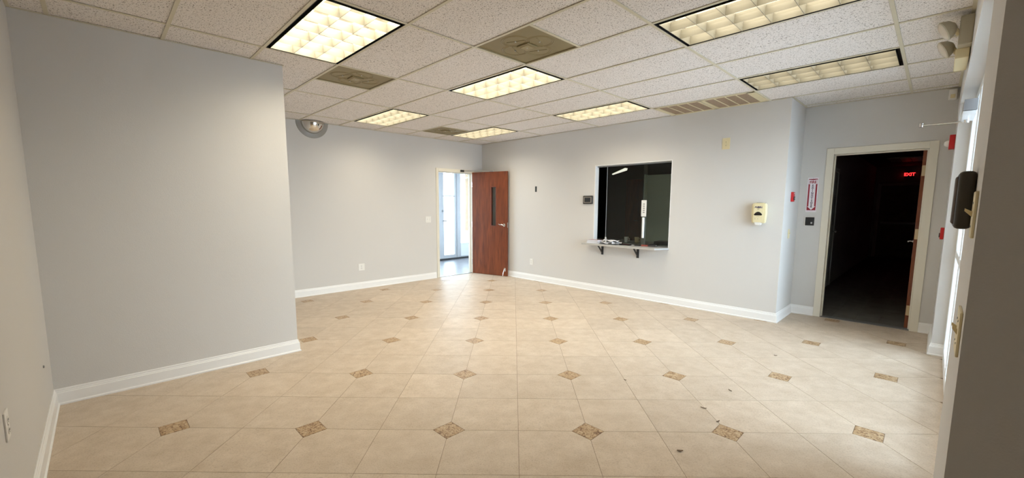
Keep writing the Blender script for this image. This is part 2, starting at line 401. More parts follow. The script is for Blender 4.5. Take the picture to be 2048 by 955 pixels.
for k in range(-5, 3):
    for j in range(-3, 10):
        x0, x1 = CX0+k*2*FT2, CX0+(k+1)*2*FT2; y0, y1 = CY0+j*FT2, CY0+(j+1)*FT2; xm = (x0+x1)/2
        if (k, j) == (-1, 7): continue            # return grille
        if cell_light(k, j): continue
        if (k, j) in DIFF:
            hlf = DIFF[(k, j)]; splits.append((xm, y0, y1))
            ctile(*((xm, x1) if hlf == 0 else (x0, xm)), y0, y1)
            continue
        ctile(x0, x1, y0, y1)
def bar(x0, x1, y0, y1): obj('grid_tee', box(NB(), x0, x1, y0, y1, ZC, ZC+.005, .0008), tee_m, ceiling)
for k in range(-4, 3):
    x = CX0+k*2*FT2
    if x > 1.3: continue
    if x < XB: ya, yb = YB, YW
    elif x < XA: ya, yb = YL, YW
    elif x < XR: ya, yb = YL, YA
    else: ya, yb = YL, 1.5
    bar(x-.012, x+.012, ya, yb)
for j in range(-2, 10):
    y = CY0+j*FT2
    xa = XF if y > YB else XB
    if y > YW-.03: xa = XA
    xb = XR if y > 1.5 else 1.3
    if y < YA: 
        xs = sorted([xa]+[CX0+k*2*FT2 for k in range(-5, 3) if xa+.03 < CX0+k*2*FT2 < xb-.03]+[xb])
        for a, b in zip(xs[:-1], xs[1:]): bar(a+.0125, b-.0125, y-.012, y+.012)
for x, y0, y1 in splits: bar(x-.012, x+.012, y0+.0125, y1-.0125)
bm = NB()
w = .020
for a in ((XF, XF+w, YB, YW), (XF, XA, YW-w*.55, YW), (XA, XA+w, YW, YA), (XA, XR, YA-w, YA), (XR-w, XR, 1.5, YA), (XB, 1.3, YL, YL+w), (XB, XB+w*.5, YL, YB), (XF, XB+w*.5, YB, YB+w*.5)):
    box(bm, a[0], a[1], a[2], a[3], ZC-.001, ZC+.004)
obj('wall_angle', bm, tee_m, ceiling)

# ------------------------------------------------------------------ ceiling lights
def cell_mesh(cw, cl):
    bm = bmesh.new(); prof = [(1.0, 0.0), (.985, .018), (.955, .042), (.91, .062)]
    rings = []
    for s, z in prof:
        hx, hy = cl/2-(1-s)*cw/2*1.0, cw/2*s
        rings.append([bm.verts.new((sx*hx, sy*hy, z)) for sx, sy in ((-1, -1), (1, -1), (1, 1), (-1, 1))])
    for a, b in zip(rings[:-1], rings[1:]):
        for q in range(4): bm.faces.new((a[q], a[(q+1) % 4], b[(q+1) % 4], b[q]))
    me = bpy.data.meshes.new('reflector_cell'); bm.to_mesh(me); bm.free(); me.materials.append(louver_m)
    return me
LX, LY = 2*FT2-.024, FT2-.024
IN = .026                                        # black reveal all round
CL, CW = (LX-2*IN)/6, (LY-2*IN)/3
CELL = cell_mesh(CW-.003, CL-.003)
def tube_mat(name, s):
    return mat(name, (0.9, 0.88, 0.8), 0.4, emit=LAMP_COL, estr=s)
def ceiling_light(k, j, power, label):
    x, y = CX0+(k*2+1)*FT2, CY0+(j+.5)*FT2
    t = thing('ceiling_light', label, 'ceiling light', (x, y, ZC), 0, 'recessed ceiling lights')
    bm = NB(); hx, hy = LX/2, LY/2
    for a in ((-hx, hx, -hy, -hy+.004), (-hx, hx, hy-.004, hy), (-hx, -hx+.004, -hy, hy), (hx-.004, hx, -hy, hy)): box(bm, *a, .0, .035)
    for a in ((-hx, hx, -hy, -hy+IN), (-hx, hx, hy-IN, hy), (-hx, -hx+IN, -hy, hy), (hx-IN, hx, -hy, hy)): box(bm, *a, .030, .034)
    gx, gy = hx-IN, hy-IN
    for a in ((-gx, gx, -gy, -gy+.0015), (-gx, gx, gy-.0015, gy), (-gx, -gx+.0015, -gy, gy), (gx-.0015, gx, -gy, gy)): box(bm, *a, -.003, .030)
    obj('frame', bm, frameblack_m, t)
    bm = NB(); h = .135
    box(bm, -hx, hx, -hy, hy, h, h+.004); 
    for a in ((-hx, hx, -hy, -hy+.003), (-hx, hx, hy-.003, hy), (-hx, -hx+.003, -hy, hy), (hx-.003, hx, -hy, hy)): box(bm, *a, .035, h)
    obj('housing', bm, housing_m, t)
    bm = NB()                                     # thin lips that join the cells
    for q in range(1, 3): box(bm, -hx+IN, hx-IN, -hy+IN+q*CW-.0016, -hy+IN+q*CW+.0016, -.004, .0)
    for q in range(1, 6): box(bm, -hx+IN+q*CL-.0016, -hx+IN+q*CL+.0016, -hy+IN, hy-IN, -.004, .0)
    obj('louver_ribs', bm, louver_m, t)
    for a in range(6):
        for b in range(3): meshobj('reflector_cell', CELL, t, (-hx+IN+(a+.5)*CL, -hy+IN+(b+.5)*CW, -.002))
    tm = tube_mat('fluorescent_tube_%d' % int(power*10), power*0.05)
    for b in range(3):
        yy = -hy+IN+(b+.5)*CW; obj('tube', cyl(NB(), (-hx+.03, yy, .105), (hx-.03, yy, .105), .013, .013, 10), tm, t, True)
    if power > 0:
        l = bpy.data.lights.new('lamp', 'AREA'); l.shape = 'RECTANGLE'; l.size = LX-.06; l.size_y = LY-.06
        l.energy = power; l.color = LAMP_COL
        o = bpy.data.objects.new('lamp', l); o.location = (0, 0, .076); link(o, t)
P = LAMP_POWER
ceiling_light(-2, 0, P*1.05, 'brightest square-celled ceiling light nearest the projecting grey wall')
ceiling_light(-2, 3, P, 'lit ceiling light in the middle of the room beside the large diffuser')
ceiling_light(-2, 6, P*.8, 'lit ceiling light close to the wall above the service opening')
ceiling_light(-4, 3, P*.8, 'lit ceiling light near the far wall and its dome mirror')
ceiling_light(-4, 6, P*.8, 'lit ceiling light in the far corner above the brown door')
ceiling_light(0, 3, P*.45, 'dim ceiling light cut by the top edge of the photo at right')
ceiling_light(0, 6, P*.34, 'dimmest ceiling light, long beige one by the hallway alcove')

# ------------------------------------------------------------------ ceiling diffusers and return grille
def diffuser(k, j, hlf, label):
    x = CX0+k*2*FT2+FT2*(.5+hlf); y = CY0+(j+.5)*FT2
    t = thing('ceiling_diffuser', label, 'air vent', (x, y, ZC), 0, 'olive ceiling air diffusers')
    h = FT2/2-.0135
    obj('face_plate', box(NB(), -h, h, -h, h, .010, .016, .002), olive_m, t)
    for q in range(4):
        a = R(90*q); ox, oy = .135*math.cos(a), .135*math.sin(a)
        bm = NB()
        for r_, zz in ((.112, .0), (.098, .002)):
            lathe(bm, [(r_-.005, .010), (r_-.002, .0075), (r_+.002, .0075), (r_+.006, .010)], 32)
        me = obj('vane_ring', bm, olive_m, t, True); me.location = (ox, oy, 0)
        s = obj('screw', cyl(NB(), (ox, oy, .004), (ox, oy, .010), .006, .006, 8), alu_m, t)
        bm = NB(); box(bm, -.003, .003, -.075, .075, .0075, .010); v = obj('vane_bar', bm, olive_m, t); v.location = (ox, oy, 0); v.rotation_euler = (0, 0, a+R(25))
    bm = NB(); box(bm, -.062, .062, -.062, .062, -.002, .010, .004); obj('centre_block', bm, olive_m, t)
    bm = NB(); box(bm, -.042, .042, -.042, .042, -.005, -.002, .0015); obj('centre_plate', bm, mat('worn_olive_metal', (0.30, 0.24, 0.12), .45, noise=(20, .1)), t)
    obj('screw', cyl(NB(), (0, 0, -.007), (0, 0, -.005), .006, .006, 8), alu_m, t)
    bm = NB()
    for a in ((-h, h, -h, -h+.012), (-h, h, h-.012, h), (-h, -h+.012, -h, h), (h-.012, h, -h, h)): box(bm, *a, .004, .012, .001)
    obj('rim', bm, olive_m, t)
diffuser(-1, 2, 0, 'nearest and largest olive air diffuser panel in the ceiling')
diffuser(-3, 1, 1, 'olive air diffuser panel beside the projecting grey wall')
diffuser(-4, 5, 0, 'smallest olive air diffuser panel in the far corner of the ceiling')

gx0, gx1, gy0, gy1 = CX0-2*FT2+.014, CX0-.014, CY0+7*FT2+.014, YW-.012
t = thing('return_grille', 'long cream ceiling return grille with eight brown filter panels', 'air vent', ((gx0+gx1)/2, (gy0+gy1)/2, ZC))
hx, hy = (gx1-gx0)/2, (gy1-gy0)/2
bm = NB()
for a in ((-hx, hx, -hy, -hy+.03), (-hx, hx, hy-.03, hy), (-hx, -hx+.04, -hy, hy), (hx-.085, hx, -hy, hy), (-.045, .03, -hy, hy)): box(bm, *a, -.003, .008, .001)
obj('frame', bm, mat('cream_grille_metal', (0.66, 0.57, 0.36), .5, noise=(12, .06)), t)
obj('frame_joint', box(NB(), -.009, -.006, -hy, hy, -.0045, -.003), steel_m, t)
def gpan(a, b, n):
    wd = (b-a)/n
    for q in range(n):
        bm = NB(); x0, x1 = a+q*wd+.006, a+(q+1)*wd-.006
        box(bm, x0, x1, -hy+.03, hy-.03, .004, .008)
        ns = 12
        for s in range(ns):
            yy = -hy+.03+(s+.5)*(2*hy-.06)/ns
            prism(bm, [(yy-.014, .003), (yy-.013, .0022), (yy+.012, .004), (yy+.0105, .0045)], 0, x0, x1)
        obj('grille_panel', bm, grille_m, t)
        if q: obj('divider', box(NB(), a+q*wd-.006, a+q*wd+.006, -hy+.03, hy-.03, .0, .008), MATS['cream_grille_metal'], t)
gpan(-hx+.04, -.045, 4); gpan(.03, hx-.085, 4)

# ------------------------------------------------------------------ baseboards
PROF = [(0, 0), (.024, 0), (.024, .010), (.017, .018), (.015, .086), (.011, .091), (.011, .097), (.007, .101), (.006, .114), (.003, .118), (0, .118)]
def baseboard(name, p0, p1, nrm, e0, e1, label):
    """p0->p1 along the wall, nrm points into the room, e = +1 outside mitre, -1 inside mitre, 0 square"""
    p0, p1, nrm = Vector((*p0, 0)), Vector((*p1, 0)), Vector((*nrm, 0)); d = (p1-p0).normalized()
    bm = bmesh.new()
    A = [bm.verts.new(p0+nrm*x-d*(x*e0)+Vector((0, 0, z))) for x, z in PROF]
    B = [bm.verts.new(p1+nrm*x+d*(x*e1)+Vector((0, 0, z))) for x, z in PROF]
    bm.faces.new(A); bm.faces.new(B[::-1])
    for i in range(len(PROF)): bm.faces.new((A[i], A[(i+1) % len(PROF)], B[(i+1) % len(PROF)], B[i]))
    o = obj(name, bm, trim_m); return tag(o, label, 'baseboard', kind='structure')
baseboard('baseboard_projection', (XB, YL), (XB, YB), (1, 0), -1, 1, 'white moulded baseboard along the projecting grey wall')
baseboard('baseboard_projection_return', (XB, YB), (XF, YB), (0, 1), 1, -1, 'white baseboard on the hidden side of the projecting wall')
baseboard('baseboard_left', (1.3, YL), (XB, YL), (0, 1), -1, -1, 'white baseboard at the bottom left corner of the photo')
baseboard('baseboard_far', (XF, YB), (XF, 4.745), (1, 0), -1, 0, 'white baseboard left of the bright doorway')
baseboard('baseboard_far_corner', (XF, 5.755), (XF, YW), (1, 0), 0, -1, 'short white baseboard piece behind the brown door')
baseboard('baseboard_back', (XF, YW), (XA, YW), (0, -1), -1, 1, 'long white baseboard below the service opening')
baseboard('baseboard_alcove_side', (XA, YW), (XA, YA), (1, 0), 1, -1, 'short white baseboard on the alcove return wall')
baseboard('baseboard_alcove_left', (XA, YA), (-1.043, YA), (0, -1), -1, 0, 'white baseboard left of the dark hallway doorway')
baseboard('baseboard_alcove_right', (-.04, YA), (XR, YA), (0, -1), 0, -1, 'tiny white baseboard right of the dark hallway doorway')
baseboard('baseboard_right', (XR, YA), (XR, 5.77), (-1, 0), -1, 1, 'white baseboard on the end pier by the storefront')
baseboard('baseboard_right_end', (XR, 5.77), (XR+.085, 5.77), (0, -1), 1, 0, 'white baseboard wrapped on the pier end by the storefront')

# ------------------------------------------------------------------ door casings
def casing(name, axis, c0, c1, z1, w0, face, out, depth, m, label, thick=.012, back=None):
    """U-shaped casing on a wall: c0..c1 outer edges, w0 face width, face = wall plane, out = +-1 direction into the room"""
    bm = NB()
    def bx(a, b, z0, zz, d0, d1):
        lo, hi = sorted((face+out*d0, face+out*d1))
        if axis == 'y': box(bm, lo, hi, a, b, z0, zz, .002)
        else: box(bm, a, b, lo, hi, z0, zz, .002)
    bx(c0, c0+w0, 0, z1, -.001, thick); bx(c1-w0, c1, 0, z1, -.001, thick); bx(c0+w0, c1-w0, z1-w0, z1, -.001, thick)
    # jamb lining through the wall
    bx(c0+w0-.035, c0+w0, 0, z1-w0+.03, -depth-.005, .0); bx(c1-w0, c1-w0+.035, 0, z1-w0+.03, -depth-.005, .0); bx(c0+w0, c1-w0, z1-w0, z1-w0+.03, -depth-.005, -.002)
    # stops
    bx(c0+w0, c0+w0+.015, 0, z1-w0, -depth*.75, -depth*.45); bx(c1-w0-.015, c1-w0, 0, z1-w0, -depth*.75, -depth*.45); bx(c0+w0, c1-w0, z1-w0-.015, z1-w0, -depth*.75, -depth*.45)
    return tag(obj(name, bm, m), label, 'door frame', kind='structure')
casing('trim_1', 'y', 4.765, 5.735, 2.172, .062, XF, 1, .12, casing_m, 'thin cream metal frame around the bright doorway')
casing('trim_2', 'x', -1.043, -.040, 2.178, .075, YA, -1, .12, casing_m, 'cream frame around the dark hallway doorway')

# door 1: brown wood leaf, wide open
hinge = Vector((-6.893, 5.668)); ang = math.atan2(5.886-5.668, -6.07+6.893); LW = .858
d1 = thing('door_1', 'open reddish brown wooden door with narrow glass slit', 'door', (hinge.x, hinge.y, 0), ang, kind='structure')
bm = NB(); u0_, u1_, z0_, z1_ = .478, .592, 1.03, 1.82
box(bm, 0, u0_, 0, .044, .006, 2.128); box(bm, u1_, LW, 0, .044, .006, 2.128); box(bm, u0_, u1_, 0, .044, .006, z0_); box(bm, u0_, u1_, 0, .044, z1_, 2.128)
obj('leaf', bm, wood_m, d1)
bm = NB(); e = .012
for a in ((u0_-e, u0_+.004, z0_-e, z1_+e), (u1_-.004, u1_+e, z0_-e, z1_+e), (u0_, u1_, z0_-e, z0_+.004), (u0_, u1_, z1_-.004, z1_+e)): box(bm, a[0], a[1], -.006, .050, a[2], a[3], .002)
obj('glass_stop', bm, mat('red_brown_metal', (.16, .04, .02), .4, noise=(9, .1)), d1)
obj('vision_glass', box(NB(), u0_, u1_, .019, .025, z0_, z1_), glass_m, d1)
h = obj('handle', cyl(NB(), (.795, -.012, 1.05), (.795, 0, 1.05), .030, .032, 20), chrome_m, d1, True)
bm = NB(); cyl(bm, (.795, -.05, 1.05), (.795, -.01, 1.05), .010, .010, 12); tube(bm, [Vector((.795, -.05, 1.05)), Vector((.76, -.055, 1.062)), Vector((.72, -.052, 1.058)), Vector((.685, -.048, 1.07))], .009, 10)
obj('lever', bm, chrome_m, h, True)
obj('latch_plate', box(NB(), LW-.001, LW+.002, .008, .036, 1.0, 1.10), chrome_m, d1)
bm = NB(); box(bm, .79, .83, -.008, 0, .10, .17, .002); tube(bm, [Vector((.81, -.02, .14)), Vector((.79, -.035, .06)), Vector((.785, -.045, .012))], .006, 8)
obj('kick_down_stop', bm, chrome_m, d1, True)
for zz in (.25, 1.05, 1.88): obj('hinge', cyl(NB(), (-.004, -.004, zz-.05), (-.004, -.004, zz+.05), .007, .007, 10), chrome_m, d1, True)
bm = NB(); tube(bm, [Vector((.47, .012, 2.137)), Vector((.20, -.10, 2.142)), Vector((-.09, -.215, 2.150))], .007, 8); box(bm, .42, .52, -.002, .030, 2.128, 2.145, .003)
obj('closer_arm', bm, steel_m, d1)
cl = obj('door_closer_bracket', box(NB(), XF+.012, XF+.045, 5.36, 5.44, 2.125, 2.165, .004), black_m); tag(cl, 'small dark closer bracket on the bright doorway head', 'door closer')

# ------------------------------------------------------------------ foyer behind the bright doorway
bm = NB(); box(bm, -9.12, -7.03, 3.4, 3.52, 0, WT); box(bm, -9.12, -7.03, 8.25, 8.37, 2.45, WT); box(bm, -7.03, -6.91, 6.06, 8.37, 0, WT); box(bm, -9.12, -9.0, 3.52, 8.25, 2.45, WT)
struct('wall_foyer', bm, wall_m, 'pale walls of the foyer seen through the bright doorway')
bm = NB(); box(bm, -9.12, -6.97, 3.4, 8.37, -.05, .001); struct('floor_foyer', bm, mat_floor_m, 'dark grey floor beyond the bright doorway', 'floor')
bm = NB(); box(bm, -9.12, -7.03, 3.4, 8.37, 2.62, 2.70); struct('ceiling_foyer', bm, mat('white_ceiling', (.7, .7, .7), .8, noise=(3, .05)), 'plain ceiling of the foyer beyond the bright doorway', 'ceiling')
tag(obj('door_threshold', box(NB(), -7.03, XF, 4.83, 5.67, .0, .006, .002), steel_m), 'thin dark metal strip in the bright doorway floor', 'threshold')
win3 = thing('window_3', 'tall glazed storefront in the foyer beyond the doorway', 'window', (-9.06, 0, 0), 0, kind='structure')
bm = NB()
def post(y0, y1, z0=0.0, z1=2.45, d=.045): box(bm, -d, d, y0, y1, z0, z1, .004)
for y0, y1 in ((3.52, 3.60), (4.45, 4.52), (5.40, 5.48), (6.30, 6.40), (6.88, 7.01), (8.17, 8.25)): post(y0, y1)
for y0, y1 in ((3.60, 4.45), (4.52, 5.40), (5.48, 6.30), (7.01, 8.17)): post(y0, y1, .0, .07); post(y0, y1, 2.38, 2.45)
obj('mullions', bm, grey_frame_m, win3)
bm = NB(); box(bm, -.035, .035, 6.40, 6.46, .01, 2.40); box(bm, -.035, .035, 6.82, 6.88, .01, 2.40); box(bm, -.035, .035, 6.46, 6.82, .01, .13); box(bm, -.035, .035, 6.46, 6.82, 2.32, 2.40)
dl = obj('glazed_door_leaf', bm, grey_frame_m, win3)
obj('push_bar', tube(NB(), [Vector((.05, 6.42, 1.04)), Vector((.08, 6.44, 1.04)), Vector((.08, 6.52, 1.04))], .014, 8), steel_m, dl)
obj('lock', box(NB(), .035, .06, 6.40, 6.47, 1.27, 1.32, .003), steel_m, dl)
obj('push_rail', box(NB(), .036, .05, 6.46, 6.82, 1.67, 1.70), grey_frame_m, dl)
for y0, y1, z0 in ((3.60, 4.45, .07), (4.52, 5.40, .07), (5.48, 6.30, .07), (6.46, 6.82, .13), (7.01, 8.17, .42)):
    obj('pane', box(NB(), -.004, .004, y0, y1, z0, 2.38 if y0 != 6.46 else 2.32), glass_m, win3)
obj('lower_panel', box(NB(), -.02, .02, 7.01, 8.17, .07, .42, .003), mat('pale_grey_panel', (.62, .64, .67), .5, noise=(5, .03)), win3)
obj('gap_shadow_strip', box(NB(), .046, .075, 5.5, 8.2, .0, .045, .003), black_m, win3)  # black strip painted for the shadow gap under the storefront

added_glazing = thing('added_side_glazing', 'unseen glazed foyer side added to let in more daylight', 'window', (0, 8.31, 0), 0, kind='structure')  # unseen glazing added to bring more daylight into the foyer
bm = NB()
for x0, x1 in ((-9.10, -9.0), (-8.10, -8.03), (-7.10, -7.03)): box(bm, x0, x1, -.045, .045, 0, 2.45, .004)
for x0, x1 in ((-9.0, -8.10), (-8.03, -7.10)): box(bm, x0, x1, -.045, .045, 0, .08, .004); box(bm, x0, x1, -.045, .045, 2.38, 2.45, .004)
obj('mullions', bm, grey_frame_m, added_glazing)
for x0, x1 in ((-9.0, -8.10), (-8.03, -7.10)): obj('pane', box(NB(), x0, x1, -.004, .004, .08, 2.38), glass_m, added_glazing)

# ------------------------------------------------------------------ storefront at the right
win2 = thing('window_2', 'white framed storefront glazing along the right wall', 'window', (XR+.115, 0, 0), 0, kind='structure')
bm = NB()
for y0, y1 in ((5.70, 5.77), (4.78, 4.86), (3.86, 3.93), (2.95, 3.02)): box(bm, -.03, .03, y0, y1, 0, 2.392, .004)
for y0, y1 in ((4.86, 5.70), (3.93, 4.78), (3.02, 3.86)): box(bm, -.03, .03, y0, y1, 0, .09, .003); box(bm, -.03, .03, y0, y1, 2.33, 2.392, .003); box(bm, -.028, .028, y0, y1, .98, 1.04, .003)
obj('mullions', bm, white_alu_m, win2)
for y0, y1 in ((4.86, 5.70), (3.93, 4.78), (3.02, 3.86)):
    for z0, z1 in ((.09, .98), (1.04, 2.33)): obj('pane', box(NB(), -.004, .004, y0, y1, z0, z1), glass_m, win2)

# door closer on the storefront head
t = thing('door_closer', 'grey door closer box with a long chrome arm reaching left', 'door closer', (XR+.085, 5.12, 2.20), R(-90))
bm = NB(); prism(bm, [(-.20, .0), (.20, .0), (.20, .085), (-.15, .085), (-.20, .05)], 1, -.075, -.001)
obj('closer_body', bm, mat('grey_closer_cover', (.28, .28, .29), .4, noise=(9, .05)), t)
obj('cover_band', box(NB(), -.20, .20, -.078, .0, -.030, -.004, .003), white_alu_m, t)
bm = NB(); cyl(bm, (-.1, -.045, -.055), (-.1, -.045, -.02), .016, .016, 12); tube(bm, [Vector((-.1, -.03, -.045)), Vector((-.1, -.315, -.040))], .008, 10)
cyl(bm, (-.1, -.315, -.058), (-.1, -.315, -.025), .013, .013, 12)
obj('closer_arm', bm, chrome_m, t, True)

# ------------------------------------------------------------------ hallway beyond the alcove doorway
bm = NB(); box(bm, XA-.115, XA, YA+.12, 16.1, 0, 2.6); box(bm, .06, .2, YA+.12, 16.1, 0, 2.6); box(bm, XA, .06, 16.0, 16.12, 0, 2.6)
struct('wall_hallway', bm, corr_m, 'unlit walls of the hallway behind the dark doorway')
bm = NB(); box(bm, XA-.1, .2, YA+.1, 16.1, -.05, .002); hf = struct('floor_hallway', bm, darkfloor_m, 'dark plank floor of the unlit hallway', 'floor')
bm = NB(); box(bm, XA-.1, .2, YA+.12, 16.1, 2.55, 2.62); struct('ceiling_hallway', bm, dark_ceiling_m, 'dark ceiling of the unlit hallway', 'ceiling')
for q in range(9):
    for s in range(6):
        x0 = XA+.005+s*.227; yy = YA+.13+q*.92-(s % 2)*.46
        if yy < YA+.12: a = YA+.125
        else: a = yy
        obj('plank', box(NB(), x0, x0+.222, a, yy+.914, .0, .005), darkfloor_m, hf)
# door 2: brown leaf standing open into the hallway
d2 = thing('door_2', 'brown wooden door standing open into the dark hallway', 'door', (-.118, YA+.10, 0), R(91.2), kind='structure')
obj('leaf', box(NB(), .0, .84, .0, .045, .008, 2.09, .001), wood_m, d2)
for zz in (.22, 1.13, 1.86): obj('hinge', box(NB(), -.0035, .0, .004, .042, zz-.06, zz+.06, .001), mat('brass_plate', (.55, .42, .25), .4, .5, noise=(20, .1)), d2)
hh = obj('handle', cyl(NB(), (.78, .045, 1.0), (.78, .057, 1.0), .028, .028, 16), chrome_m, d2, True)
obj('lever', tube(NB(), [Vector((.78, .055, 1.0)), Vector((.78, .095, 1.0)), Vector((.68, .095, 1.0))], .008, 8), chrome_m, hh, True)
# side door frame inside the hallway, grey leaf
d3 = thing('door_3', 'grey side door barely seen in the dark hallway', 'door', (XA, 8.6, 0), 0, kind='structure')
bm = NB(); box(bm, 0, .02, 0, .07, 0, 2.12, .002); box(bm, 0, .02, .97, 1.04, 0, 2.12, .002); box(bm, 0, .02, 0, 1.04, 2.05, 2.12, .002)
obj('frame', bm, plaster_m, d3); obj('leaf', box(NB(), 0, .012, .07, .97, .01, 2.05, .001), plaster_m, d3)
obj('knob', lathe(NB(), [(0, .06), (.022, .05), (.024, .035), (.012, .02), (.012, .0)], 14, (.012, .88, 1.0), 'x'), chrome_m, d3, True)
# end door with frame
d4 = thing('door_4', 'dark door at the far end under the exit sign', 'door', (-.71, 16.0, 0), 0, kind='structure')
bm = NB(); box(bm, -.52, -.45, -.02, 0, 0, 2.1, .002); box(bm, .45, .52, -.02, 0, 0, 2.1, .002); box(bm, -.52, .52, -.02, 0, 2.03, 2.1, .002)
obj('frame', bm, plaster_m, d4); obj('leaf', box(NB(), -.45, .45, -.012, 0, .01, 2.03, .001), darkfloor_m, d4)
obj('push_bar', box(NB(), -.40, .40, -.06, -.012, .96, 1.02, .008), steel_m, d4)
t = thing('exit_sign', 'red glowing exit sign in the dark hallway', 'exit sign', (-.605, 15.96, 2.22), 0)
obj('case', box(NB(), -.10, .10, -.03, .03, .04, .165, .006), black_m, t)
text('lettering', 'EXIT', .115, exit_m, t, (0, -.032, .102), bold=.004, sx=.95, extrude=.001)
t = thing('hallway_light', 'unlit light panel on the dark hallway ceiling', 'ceiling light', (-.60, 13.5, 2.55), 0)
obj('frame', box(NB(), -.30, .30, -.60, .60, -.02, 0, .004), plaster_m, t)
for q in range(3): obj('lens_panel', box(NB(), -.27+q*.185, -.27+q*.185+.17, -.56, .56, -.026, -.02, .002), plastic_w, t)
tag(obj('hallway_threshold', box(NB(), -.967, -.117, YA, YA+.12, .0, .006, .002), steel_m), 'dark strip on the floor of the hallway doorway', 'threshold')

# ------------------------------------------------------------------ service opening and office behind
OX0, OX1, OZ0, OZ1 = -4.04, -2.72, .80, 2.11
win1 = thing('window_1', 'square service opening with sliding glass in the long wall', 'window', (0, YW, 0), 0, kind='structure')
bm = NB()
box(bm, OX0, OX0+.012, .0, .10, .83, OZ1-.012); box(bm, OX1-.012, OX1, .0, .10, .83, OZ1-.012); box(bm, OX0, OX1, .0, .10, OZ1-.012, OZ1)
obj('lining', bm, trim_m, win1)
bm = NB(); box(bm, OX0+.012, OX1-.012, .060, .085, OZ1-.030, OZ1-.012); box(bm, OX0+.012, OX1-.012, .060, .085, .831, .842)
obj('track', bm, steel_m, win1)
obj('glass_pane', box(NB(), -3.838, -3.13, .064, .070, .842, OZ1-.030), smoke_m, win1)
obj('glass_pane', box(NB(), -3.20, OX1+.0-.012, .076, .082, .842, OZ1-.030), smoke_m, win1)
obj('glass_edge_trim', box(NB(), -3.845, -3.837, .060, .074, .842, OZ1-.030, .001), steel_m, win1)
obj('meeting_strip', box(NB(), -3.205, -3.135, .066, .0745, .842, 1.52, .001), mat('frosted_strip', (.30, .33, .31), .4, noise=(12, .1)), win1)
hp = obj('paper_label', box(NB(), -3.212, -3.128, .0605, .0655, 1.285, 1.535, .0005), plastic_w, win1)
for q in range(5): obj('print_line', box(NB(), -3.185, -3.155, .0598, .0606, 1.34+q*.032, 1.355+q*.032), steel_m, hp)
obj('pull_handle', box(NB(), -3.185, -3.150, .045, .066, .95, 1.27, .006), white_alu_m, win1)
obj('lower_guide', box(NB(), -3.845, -3.82, .048, .062, .842, .93, .002), plastic_w, win1)
# office shell
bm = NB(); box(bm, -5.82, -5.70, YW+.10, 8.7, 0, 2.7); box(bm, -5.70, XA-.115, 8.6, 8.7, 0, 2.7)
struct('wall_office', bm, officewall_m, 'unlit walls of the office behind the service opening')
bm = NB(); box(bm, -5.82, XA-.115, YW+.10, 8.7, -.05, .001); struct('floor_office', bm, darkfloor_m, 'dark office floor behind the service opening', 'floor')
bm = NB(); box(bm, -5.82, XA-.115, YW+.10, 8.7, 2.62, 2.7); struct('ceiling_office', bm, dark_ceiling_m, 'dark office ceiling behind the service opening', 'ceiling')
bm = NB(); box(bm, -3.96, -1.5, 7.56, 7.62, .0, 2.03); box(bm, -3.99, -3.96, 7.55, 7.63, 0, 2.045)
tag(obj('office_partition', bm, sage_m), 'grey green partition seen through the service opening', 'partition', kind='structure')
t = thing('door_5', 'dark red brown door at the back of the dim office', 'door', (-4.76, 8.6, 0), 0, kind='structure')
obj('leaf', box(NB(), -.20, .20, -.03, 0, .01, 2.03, .002), wood_m, t); 
bm = NB(); box(bm, -.26, -.20, -.02, 0, 0, 2.1); box(bm, .20, .26, -.02, 0, 0, 2.1); box(bm, -.26, .26, -.02, 0, 2.03, 2.1); obj('frame', bm, officewall_m, t)
obj('handle', tube(NB(), [Vector((.13, -.03, 1.12)), Vector((.13, -.07, 1.12)), Vector((.04, -.07, 1.12))], .009, 8), chrome_m, t, True)
t = thing('glass_glare_bar', 'slanted glowing white bar imitating a reflection in the service glass', 'lamp', (-3.80, 6.30, 2.03), 0)  # glowing bar added to imitate a reflection on the glass
bm = NB(); prism(bm, [(-.115, -.045), (-.11, -.060), (.15, .0), (.16, .035), (.13, .040)], 1, -.015, .015); obj('glare_shape', bm, mat('glare_glow', (.8, .8, .75), .4, noise=(9, .02), emit=(1, .95, .82), estr=.9), t)  # emission stands in for the reflected glint
obj('added_cord', cyl(NB(), (.10, 0, .03), (.10, 0, .59), .003, .003, 6), black_m, t)  # added hanger for the glowing bar
# inner counter
tag(obj('office_counter', box(NB(), -4.6, -2.0, 6.35, 6.95, .78, .82, .004), laminate_m), 'grey counter top inside the office behind the glass', 'counter')
bm = NB(); box(bm, -4.55, -4.50, 6.40, 6.90, 0, .78); box(bm, -2.10, -2.05, 6.40, 6.90, 0, .78); box(bm, -4.5, -2.1, 6.86, 6.90, 0, .78)
tag(obj('counter_base', bm, officewall_m), 'dark panels carrying the office counter', 'counter base')

# shelf with brackets
t = thing('service_shelf', 'grey laminate shelf jutting below the service opening', 'shelf', (-3.38, YW, .80), 0)
bm = NB(); z0, z1 = .006, .030
prism(bm, [(-.745, -.205), (.545, -.215), (.66, -.002), (.66, .105), (-.66, .105), (-.66, -.002), (-.745, -.002)], 2, z0, z1)
obj('shelf_board', bm, laminate_m, t)
bm = NB(); prism(bm, [(-.750, -.211), (.548, -.221), (.545, -.215), (-.745, -.205)], 2, .002, z1+.001); obj('edge_band', bm, laminate_e, t)
for bx_ in (-.470, .172):
    b = thing('bracket', '', None); del b['label']; b.parent = t; b.location = (bx_, 0, .005)
    b2 = b
    bm = NB(); box(bm, -.020, .020, -.008, .0, -.165, .0, .001); obj('wall_leg', bm, black_m, b)
    bm = NB(); box(bm, -.020, .020, -.16, .0, -.008, .0, .001); obj('shelf_arm', bm, black_m, b)
    bm = NB(); prism(bm, [(-.145, -.008), (-.125, -.008), (-.004, -.125), (-.004, -.15)], 0, -.010, .010); obj('brace', bm, black_m, b)

